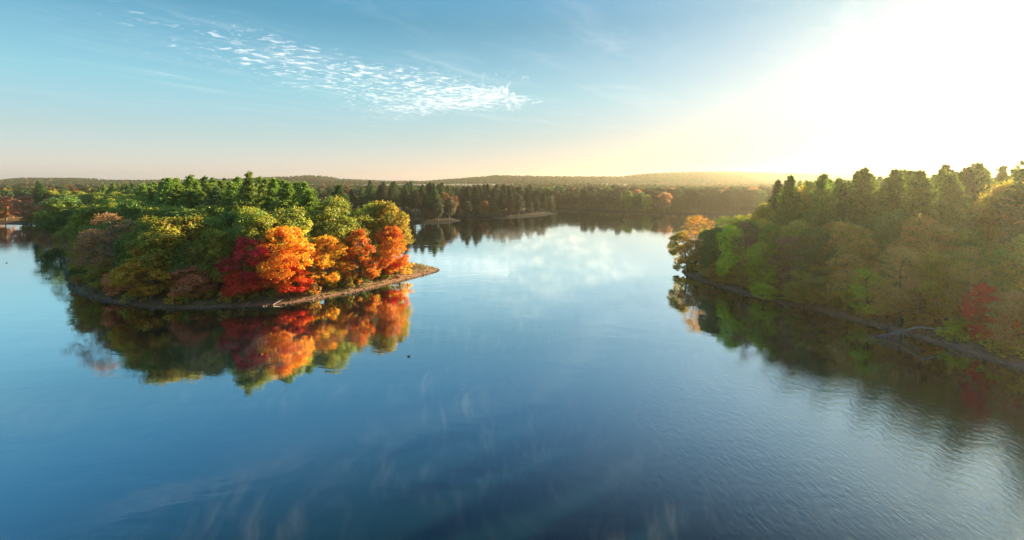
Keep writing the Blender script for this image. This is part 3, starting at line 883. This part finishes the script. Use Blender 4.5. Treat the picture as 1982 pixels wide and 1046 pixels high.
# ------------------------------------------------------------------ distant woods, one mass
rng = np.random.default_rng(77)
pts = []
line = np.full(700, 2000.0)
ng = 60000
cy_ = np.sqrt(rng.uniform(500 ** 2, 2450 ** 2, ng)); cpx = rng.uniform(-150, PW + 150, ng)
order = np.argsort(cy_)
czs = country_z((cpx - PW / 2) / FPX * cy_, np.minimum(cy_, 2300.0))
for i in order:
    y = cy_[i]; x = (cpx[i] - PW / 2) / FPX * y
    z = float(czs[i]) if y > 880 else 2.0
    if y < 880 and (-900 > x or x > 1200): continue
    h = rng.uniform(10, 17) if y > 1000 else rng.uniform(13, 18)
    top = HOR + (CAM_H - z - h) / y * FPX
    hw = 5.5 / y * FPX
    b0 = int((cpx[i] - hw + 170) // 3.4); b1 = int((cpx[i] + hw + 170) // 3.4)
    b0 = max(0, b0); b1 = min(699, b1)
    if b1 < b0 or top > np.median(line[b0:b1 + 1]) - 0.45: continue
    line[b0:b1 + 1] = np.minimum(line[b0:b1 + 1], top + 0.3)
    pts.append((x, y, z, h))
pts = np.array(pts)
n = len(pts)
K = 44
d = unit(rng.normal(size=(n, K, 3))); d[..., 2] = np.abs(d[..., 2]) * 1.1 - 0.25
rad = pts[:, 3] * rng.uniform(0.38, 0.55, n)
cen = np.stack([pts[:, 0], pts[:, 1], pts[:, 2] + pts[:, 3] - rad * 0.9], 1)
pos = cen[:, None] + d * rad[:, None, None] * rng.uniform(0.7, 1.05, (n, K, 1))
pos = pos.reshape(-1, 3); nn = (d + rng.normal(size=d.shape) * 0.35).reshape(-1, 3)
pal = np.array([(0.05, 0.09, 0.03), (0.06, 0.10, 0.03), (0.10, 0.12, 0.03), (0.20, 0.09, 0.04), (0.24, 0.06, 0.035), (0.22, 0.14, 0.03), (0.15, 0.10, 0.05)])
pcol = pal[rng.choice(7, n, p=[.26, .2, .18, .12, .08, .08, .08])]
fc = 0.7 * np.repeat(pcol, K, 0) * rng.uniform(0.75, 1.25, (n * K, 1))
sz = np.repeat(rad * 0.62, K) * rng.uniform(0.7, 1.3, n * K)
nrm = unit(nn); aa = unit(np.cross(nrm, rng.normal(size=nrm.shape))); bb = np.cross(nrm, aa); s = sz[:, None] / 2
V = np.stack([pos - aa * s, pos + bb * s, pos + aa * s, pos - bb * s], 1).reshape(-1, 3)
mf, t = new_mat('distant_foliage')
at_ = t.n('ShaderNodeAttribute', attribute_name='leaf_colour').outputs['Color']
dd = t.n('ShaderNodeBsdfDiffuse', i={0: at_}); tl = t.n('ShaderNodeBsdfTranslucent', i={0: at_})
t.n('ShaderNodeOutputMaterial', i={0: t.n('ShaderNodeMixShader', i={0: 0.35, 1: dd.outputs[0], 2: tl.outputs[0]}).outputs[0]})
wood = link('distant_woods', raw_mesh('distant_woods', V, np.arange(len(V)).reshape(-1, 4), {'leaf_colour': ('FLOAT_COLOR', np.concatenate([fc, np.ones((n * K, 1))], 1))}), mf)
tag(wood, kind='stuff', label='hazy autumn woods covering the far ridge', cat='woods')
print('distant crowns', n, 'trees', len(TREES))

# ------------------------------------------------------------------ driftwood and birds


def log(name, path, radii, label, branches=(), mat=DRIFT):
    o = link(name, None, None)
    ctr = np.array(path[0])
    acc = Acc(); acc.add(*tube(np.array(path) - ctr, radii, 8))
    o.location = ctr
    link('trunk', acc.mesh('trunk'), mat, o)
    for bpath, br in branches:
        a2 = Acc(); a2.add(*tube(np.array(bpath) - ctr, br, 6)); link('branch', a2.mesh('branch'), mat, o)
    tag(o, label, 'driftwood')
    return o


rd = np.random.default_rng(8)
# fallen tree on the right bank, crown in the water
b0 = np.array((*at(1862, 645, 1.6), 1.6)); b1 = np.array((*at(1785, 634, 2.6), 2.6)); b2 = np.array((*at(1735, 642, 1.0), 1.0)); b3 = np.array((*at(1700, 652, 0.0), -0.1))
brs = []
for k in range(16):
    u_ = rd.uniform(0.35, 1.0)
    p = b1 + (b3 - b1) * u_
    p[2] = np.interp(u_, (0, 0.5, 1), (2.4, 1.3, 0.1))
    e = p + np.array((rd.uniform(-5.0, -1.5), rd.uniform(-4.5, 1.0), 0)); e[2] = rd.uniform(-0.15, 0.5)
    brs.append(([p, (p + e) / 2 + np.array((0, 0, rd.uniform(0.1, 0.6))), e], [0.055, 0.035, 0.012]))
log('fallen_tree', [b0, b1, b2, b3], [0.19, 0.17, 0.11, 0.05], 'bleached grey fallen tree with its crown in the water, right bank', brs)
q0 = np.array((*at(1745, 648, 0.4), 0.4)); q1 = np.array((*at(1782, 630, 2.2), 2.2))
log('driftwood_limb', [q1, (q0 + q1) / 2 + np.array((0, 0, .15)), q0], [0.12, 0.10, 0.04], 'pale driftwood limb slanting to the water beside the fallen tree')
g0 = np.array((*at(1830, 667, 0.5), 0.7)); g1 = np.array((*at(1890, 676, 0.6), 0.8))
log('driftwood_log', [g0, (g0 + g1) / 2, g1], [0.09, 0.11, 0.06], 'thin grey log lying on the beach under the dull crimson maple')
# driftwood heap on the headland beach
lab = ['long bleached stick in the driftwood heap below the scarlet maple', 'forked bleached stick in the driftwood heap below the scarlet maple', 'short thick driftwood log near the scarlet maple',
       'slanting grey stick right of the scarlet maple', 'thin grey stick nearest the water by the scarlet maple', 'pale curved stick between the scarlet and vermilion maples', 'stubby driftwood piece below the vermilion maple']
for k, (ax, ay, bx_, by_) in enumerate([(505, 583, 540, 577), (512, 586, 535, 572), (520, 580, 545, 585), (498, 580, 530, 585), (470, 594, 486, 586), (528, 588, 556, 580), (545, 574, 566, 580)]):
    A = at(ax, ay, 0.45); B = at(bx_, by_, 0.45)
    za = max(ground_at(LH, *A), 0) + 0.12; zb = max(ground_at(LH, *B), 0) + 0.16
    a3 = np.array((*A, za)); b3_ = np.array((*B, zb))
    md = (a3 + b3_) / 2 + np.array((0, rd.normal() * 0.15, 0.14))
    e = md + np.array((rd.normal() * 0.7, rd.normal() * 0.7, 0.35))
    log('driftwood_stick', [a3, md, b3_], [0.10, 0.085, 0.04], lab[k], [([md, e], [0.05, 0.015])])
# log adrift off the spit
A = at(800, 478.5); B = at(862, 476.5)
log('floating_log', [(*A, 0.02), ((A[0] + B[0]) / 2, (A[1] + B[1]) / 2, 0.10), (*B, 0.0)], [0.16, 0.22, 0.08], 'dark waterlogged trunk afloat beyond the bare spit', mat=BARK_PINE)

mb, t = new_mat('dark_plumage')
gg = t.n('ShaderNodeTexCoord').outputs['Object']
t.n('ShaderNodeOutputMaterial', i={0: t.n('ShaderNodeBsdfPrincipled', i={'Base Color': t.mix(t.noise(gg, 8.0), (0.015, 0.013, 0.012, 1), (0.06, 0.05, 0.045, 1)), 'Roughness': 0.7}).outputs[0]})


def ellip(c, r, nu=12, nv=8, tail=0.0):
    vs = []; fs = []
    for i in range(nv + 1):
        th = math.pi * i / nv
        for j in range(nu):
            ph = 2 * math.pi * j / nu
            x = math.cos(th); rr_ = math.sin(th)
            zz_ = rr_ * math.sin(ph) + tail * max(0, -x) ** 3
            vs.append((c[0] + r[0] * x, c[1] + r[1] * rr_ * math.cos(ph), c[2] + r[2] * zz_))
    for i in range(nv):
        for j in range(nu):
            fs.append((i * nu + j, i * nu + (j + 1) % nu, (i + 1) * nu + (j + 1) % nu, (i + 1) * nu + j))
    return vs, fs


def bird(px, py, rot, label):
    x, y = at(px, py)
    o = link('duck', None); o.location = (x, y, 0.02); o.rotation_euler = (0, 0, rot); o.scale = (0.75,) * 3
    a1 = Acc(); a1.add(*ellip((0, 0, 0.06), (0.33, 0.16, 0.14), tail=0.8)); b_ = link('body', a1.mesh('body'), mb, o)
    a2 = Acc(); a2.add(*tube([(0.2, 0, 0.1), (0.29, 0, 0.24), (0.31, 0, 0.34)], [0.07, 0.05, 0.045], 8)); a2.add(*ellip((0.34, 0, 0.38), (0.085, 0.06, 0.06))); a2.add(*tube([(0.40, 0, 0.37), (0.49, 0, 0.35)], [0.03, 0.012], 6))
    link('head', a2.mesh('head'), mb, o)
    tag(o, label, 'duck', 'ducks on the lake')


bird(13, 509.5, R(180), 'lone dark duck swimming at the far left ahead of its wake')
bird(89, 540, R(100), 'left one of the two dark ducks beside the headland reflection')
bird(95, 541, R(80), 'right one of the two dark ducks beside the headland reflection')
bird(791, 690.5, R(20), 'single dark duck on open water in front of the headland spit')

# stones and wrack strewn along the waterline
rng = np.random.default_rng(14)
ico = np.array([(0, 0, 1), (.89, 0, .45), (.28, .85, .45), (-.72, .53, .45), (-.72, -.53, .45), (.28, -.85, .45), (.72, .53, -.45), (-.28, .85, -.45), (-.89, 0, -.45), (-.28, -.85, -.45), (.72, -.53, -.45), (0, 0, -1)])
ifc = np.array([(0, 1, 2), (0, 2, 3), (0, 3, 4), (0, 4, 5), (0, 5, 1), (1, 6, 2), (2, 7, 3), (3, 8, 4), (4, 9, 5), (5, 10, 1), (6, 7, 2), (7, 8, 3), (8, 9, 4), (9, 10, 5), (10, 6, 1), (11, 7, 6), (11, 8, 7), (11, 9, 8), (11, 10, 9), (11, 6, 10)])
mst, t = new_mat('shore_stone')
ps = t.n('ShaderNodeNewGeometry').outputs['Position']
ccs = t.mix(t.noise(ps, 1.3, 3), (0.06, 0.04, 0.028, 1), (0.24, 0.155, 0.10, 1))
t.n('ShaderNodeOutputMaterial', i={0: t.n('ShaderNodeBsdfPrincipled', i={'Base Color': ccs, 'Roughness': 0.85}).outputs[0]})
for ld, box in ((LH, (-170, -15, 98, 215)), (RB, (45, 85, 55, 160))):
    n0 = 60000
    cx = rng.uniform(box[0], box[1], n0); cyy = rng.uniform(box[2], box[3], n0)
    sdd = poly_sd(cx, cyy, LANDS[ld][0])
    zg = land_z(sdd, cx, cyy, *LANDS[ld][1:])
    ok = (zg > -0.12) & (zg < 0.75) & (rng.uniform(size=n0) < 0.25 + 0.75 * (np.abs(zg - 0.08) < 0.13))
    cx, cyy, zg = cx[ok][:1300], cyy[ok][:1300], zg[ok][:1300]
    n = len(cx)
    sc = (0.06 + 0.26 * rng.uniform(size=n) ** 4)[:, None, None]
    V = ico[None] * sc * rng.uniform(0.7, 1.3, (n, 12, 1)) * np.stack([rng.uniform(0.8, 1.5, n), rng.uniform(0.8, 1.5, n), rng.uniform(0.4, 0.8, n)], 1)[:, None] + np.stack([cx, cyy, zg + 0.02], 1)[:, None]
    Fs = (ifc[None] + 12 * np.arange(n)[:, None, None]).reshape(-1, 3)
    st = link('shore_stones', raw_mesh('shore_stones', V.reshape(-1, 3), Fs), mst)
    tag(st, kind='stuff', label='scattered stones and wrack along the waterline of ' + PLACE[ld])

# dry grass and seedlings behind the beaches
mg, t = new_mat('dry_shore_grass')
gc = t.n('ShaderNodeAttribute', attribute_name='leaf_colour').outputs['Color']
gd = t.n('ShaderNodeBsdfDiffuse', i={0: gc}); gt = t.n('ShaderNodeBsdfTranslucent', i={0: gc})
t.n('ShaderNodeOutputMaterial', i={0: t.n('ShaderNodeMixShader', i={0: 0.4, 1: gd.outputs[0], 2: gt.outputs[0]}).outputs[0]})
for ld, box, nt in ((LH, (-170, -15, 98, 215), 2600), (RB, (45, 85, 55, 160), 1500)):
    n0 = 60000
    cx = rng.uniform(box[0], box[1], n0); cyy = rng.uniform(box[2], box[3], n0)
    sdd = poly_sd(cx, cyy, LANDS[ld][0])
    zg = land_z(sdd, cx, cyy, *LANDS[ld][1:])
    dens = 0.5 + 0.5 * wobble(cx, cyy, 1.1)
    ok = (zg > 0.32) & (zg < 1.5) & (rng.uniform(size=n0) < dens)
    cx, cyy, zg = cx[ok][:nt], cyy[ok][:nt], zg[ok][:nt]
    n = len(cx); kb = 9
    ang = rng.uniform(0, 6.283, (n, kb)); ln = rng.uniform(0.25, 0.75, (n, kb)) * rng.uniform(0.5, 1.3, (n, 1)); tilt = rng.uniform(0.1, 0.8, (n, kb))
    base = np.stack([cx, cyy, zg - 0.03], 1)[:, None] + np.stack([rng.normal(size=(n, kb)) * 0.18, rng.normal(size=(n, kb)) * 0.18, np.zeros((n, kb))], -1)
    ax = np.stack([np.cos(ang) * np.sin(tilt), np.sin(ang) * np.sin(tilt), np.cos(tilt)], -1)
    sdv = np.stack([-np.sin(ang), np.cos(ang), np.zeros_like(ang)], -1) * 0.05
    mid = base + ax * ln[..., None] * 0.55; tip = base + ax * ln[..., None] + np.array((0, 0, -0.08))
    V = np.stack([base - sdv * 0.5, mid + sdv, tip, mid - sdv], 2).reshape(-1, 3)
    gcol = np.array([(0.30, 0.24, 0.06), (0.22, 0.24, 0.05), (0.38, 0.26, 0.09), (0.16, 0.20, 0.05)])[rng.integers(0, 4, n)]
    gcol = np.repeat(gcol, kb, 0) * rng.uniform(0.7, 1.2, (n * kb, 1))
    g_ = link('shore_grass', raw_mesh('shore_grass', V, np.arange(len(V)).reshape(-1, 4), {'leaf_colour': ('FLOAT_COLOR', np.concatenate([gcol, np.ones((n * kb, 1))], 1))}), mg)
    tag(g_, kind='stuff', label='dry grass and seedlings behind the beach of ' + PLACE[ld])

# ------------------------------------------------------------------ air
mz, t = new_mat('morning_haze')
pv = t.n('ShaderNodeVolumePrincipled', i={'Color': (1.0, 0.90, 0.62, 1), 'Density': 0.00014, 'Anisotropy': 0.72})
t.n('ShaderNodeOutputMaterial', i={'Volume': pv.outputs[0]})
x0, x1, y0, y1, z0, z1 = -3500, 3500, -500, 3500, -3, 82
bvs = [(x, y, z) for z in (z0, z1) for y in (y0, y1) for x in (x0, x1)]
haze = link('haze', raw_mesh('haze', bvs, [(0, 2, 3, 1), (4, 5, 7, 6), (0, 1, 5, 4), (2, 6, 7, 3), (0, 4, 6, 2), (1, 3, 7, 5)]), mz)
tag(haze, kind='stuff')

# steam curling off the lake
ms, t = new_mat('lake_steam')
ps = t.n('ShaderNodeNewGeometry').outputs['Position']
wr = t.n('ShaderNodeTexNoise', i={'Vector': ps, 'Scale': 0.06, 'Detail': 2.0}).outputs['Color']
wp = t.n('ShaderNodeVectorMath', operation='MULTIPLY_ADD', i={0: wr, 1: (14, 14, 0), 2: ps}).outputs[0]
mpp = t.n('ShaderNodeMapping', i={0: wp, 2: (0, 0, R(20)), 3: (1.0, 0.20, 0.5)}).outputs[0]
n1 = t.noise(mpp, 0.75, 5, 0.62)
n2 = t.noise(ps, 0.03, 3, 0.5)
dn = t.m('MULTIPLY', t.smooth(n1, 0.47, 0.82), t.smooth(n2, 0.36, 0.62))
px_ = t.n('ShaderNodeSeparateXYZ', i={0: ps})
shore = t.m('SUBTRACT', px_.outputs[1], t.m('MULTIPLY', px_.outputs[0], 0.9))      # keeps clear of the headland water
dn = t.m('MULTIPLY', dn, t.m('SUBTRACT', 1.0, t.smooth(shore, 95.0, 140.0)))
dn = t.m('MULTIPLY', dn, t.m('SUBTRACT', 1.0, t.smooth(px_.outputs[1], 95.0, 148.0)))
zt = t.m('SUBTRACT', 1.0, t.smooth(t.n('ShaderNodeSeparateXYZ', i={0: ps}).outputs[2], 0.1, 1.5))
dn = t.m('MULTIPLY', t.m('MULTIPLY', dn, zt), 0.042)
pv = t.n('ShaderNodeVolumePrincipled', i={'Color': (0.95, 0.97, 1.0, 1), 'Density': dn, 'Anisotropy': 0.3})
t.n('ShaderNodeOutputMaterial', i={'Volume': pv.outputs[0]})
x0, x1, y0, y1, z0, z1 = -95, 62, 18, 150, 0.06, 1.6
bvs = [(x, y, z) for z in (z0, z1) for y in (y0, y1) for x in (x0, x1)]
steam = link('steam', raw_mesh('steam', bvs, [(0, 2, 3, 1), (4, 5, 7, 6), (0, 1, 5, 4), (2, 6, 7, 3), (0, 4, 6, 2), (1, 3, 7, 5)]), ms)
tag(steam, kind='stuff')

# mist lying in the valley before the far ridge
mv, t = new_mat('valley_mist')
pv = t.n('ShaderNodeVolumePrincipled', i={'Color': (1.0, 0.95, 0.86, 1), 'Density': 0.0022, 'Anisotropy': 0.5})
t.n('ShaderNodeOutputMaterial', i={'Volume': pv.outputs[0]})
nx_, ny_ = 60, 14
gx = np.linspace(-900, 2000, nx_); gy = np.linspace(980, 1750, ny_)
GX, GY = np.meshgrid(gx, gy)
edge_ = np.clip(np.minimum(GX + 900, 2000 - GX) / 300, 0, 1) * np.clip(np.minimum(GY - 980, 1750 - GY) / 200, 0, 1)
top_ = 3 + edge_ * (15 + 5 * wobble(GX, GY, 0.022) + 3 * wobble(GX, GY, 0.06))
Vt = np.stack([GX, GY, top_], -1).reshape(-1, 3); Vb = np.stack([GX, GY, np.full_like(GX, -0.5)], -1).reshape(-1, 3)
idx = np.arange(nx_ * ny_).reshape(ny_, nx_); nb_ = nx_ * ny_
Ft = np.stack([idx[:-1, :-1], idx[:-1, 1:], idx[1:, 1:], idx[1:, :-1]], -1).reshape(-1, 4)
ring = list(idx[0, :]) + list(idx[1:, -1]) + list(idx[-1, -2::-1]) + list(idx[-2:0:-1, 0])
Fr = np.array([(ring[k] + nb_, ring[(k + 1) % len(ring)] + nb_, ring[(k + 1) % len(ring)], ring[k]) for k in range(len(ring))])
mist = link('valley_mist', raw_mesh('valley_mist', np.concatenate([Vt, Vb]), np.concatenate([Ft, Ft[:, ::-1] + nb_, Fr])), mv)
tag(mist, kind='stuff')

# thinner steam drifting down the channel between the headland and the right bank
mc, t = new_mat('channel_steam')
ps = t.n('ShaderNodeNewGeometry').outputs['Position']
sx_ = t.n('ShaderNodeSeparateXYZ', i={0: ps})
nn_ = t.noise(t.n('ShaderNodeMapping', i={0: ps, 2: (0, 0, R(35)), 3: (1.0, 0.35, 0.6)}).outputs[0], 0.16, 5, 0.62)
side = t.m('MULTIPLY', t.smooth(sx_.outputs[0], -18.0, 2.0), t.m('SUBTRACT', 1.0, t.smooth(sx_.outputs[0], 32.0, 48.0)))
ends_ = t.m('MULTIPLY', t.smooth(sx_.outputs[1], 75.0, 125.0), t.m('SUBTRACT', 1.0, t.smooth(sx_.outputs[1], 230.0, 300.0)))
up_ = t.m('SUBTRACT', 1.0, t.smooth(sx_.outputs[2], 0.2, 1.75))
dn = t.m('MULTIPLY', t.m('MULTIPLY', side, ends_), t.m('MULTIPLY', up_, t.m('ADD', 0.003, t.m('MULTIPLY', t.smooth(nn_, 0.42, 0.75), 0.022))))
pv = t.n('ShaderNodeVolumePrincipled', i={'Color': (1.0, 0.97, 0.92, 1), 'Density': dn, 'Anisotropy': 0.4})
t.n('ShaderNodeOutputMaterial', i={'Volume': pv.outputs[0]})
x0, x1, y0, y1, z0, z1 = -18, 48, 72, 300, 0.09, 1.8
bvs = [(x, y, z) for z in (z0, z1) for y in (y0, y1) for x in (x0, x1)]
ch_ = link('channel_steam', raw_mesh('channel_steam', bvs, [(0, 2, 3, 1), (4, 5, 7, 6), (0, 1, 5, 4), (2, 6, 7, 3), (0, 4, 6, 2), (1, 3, 7, 5)]), mc)
tag(ch_, kind='stuff')
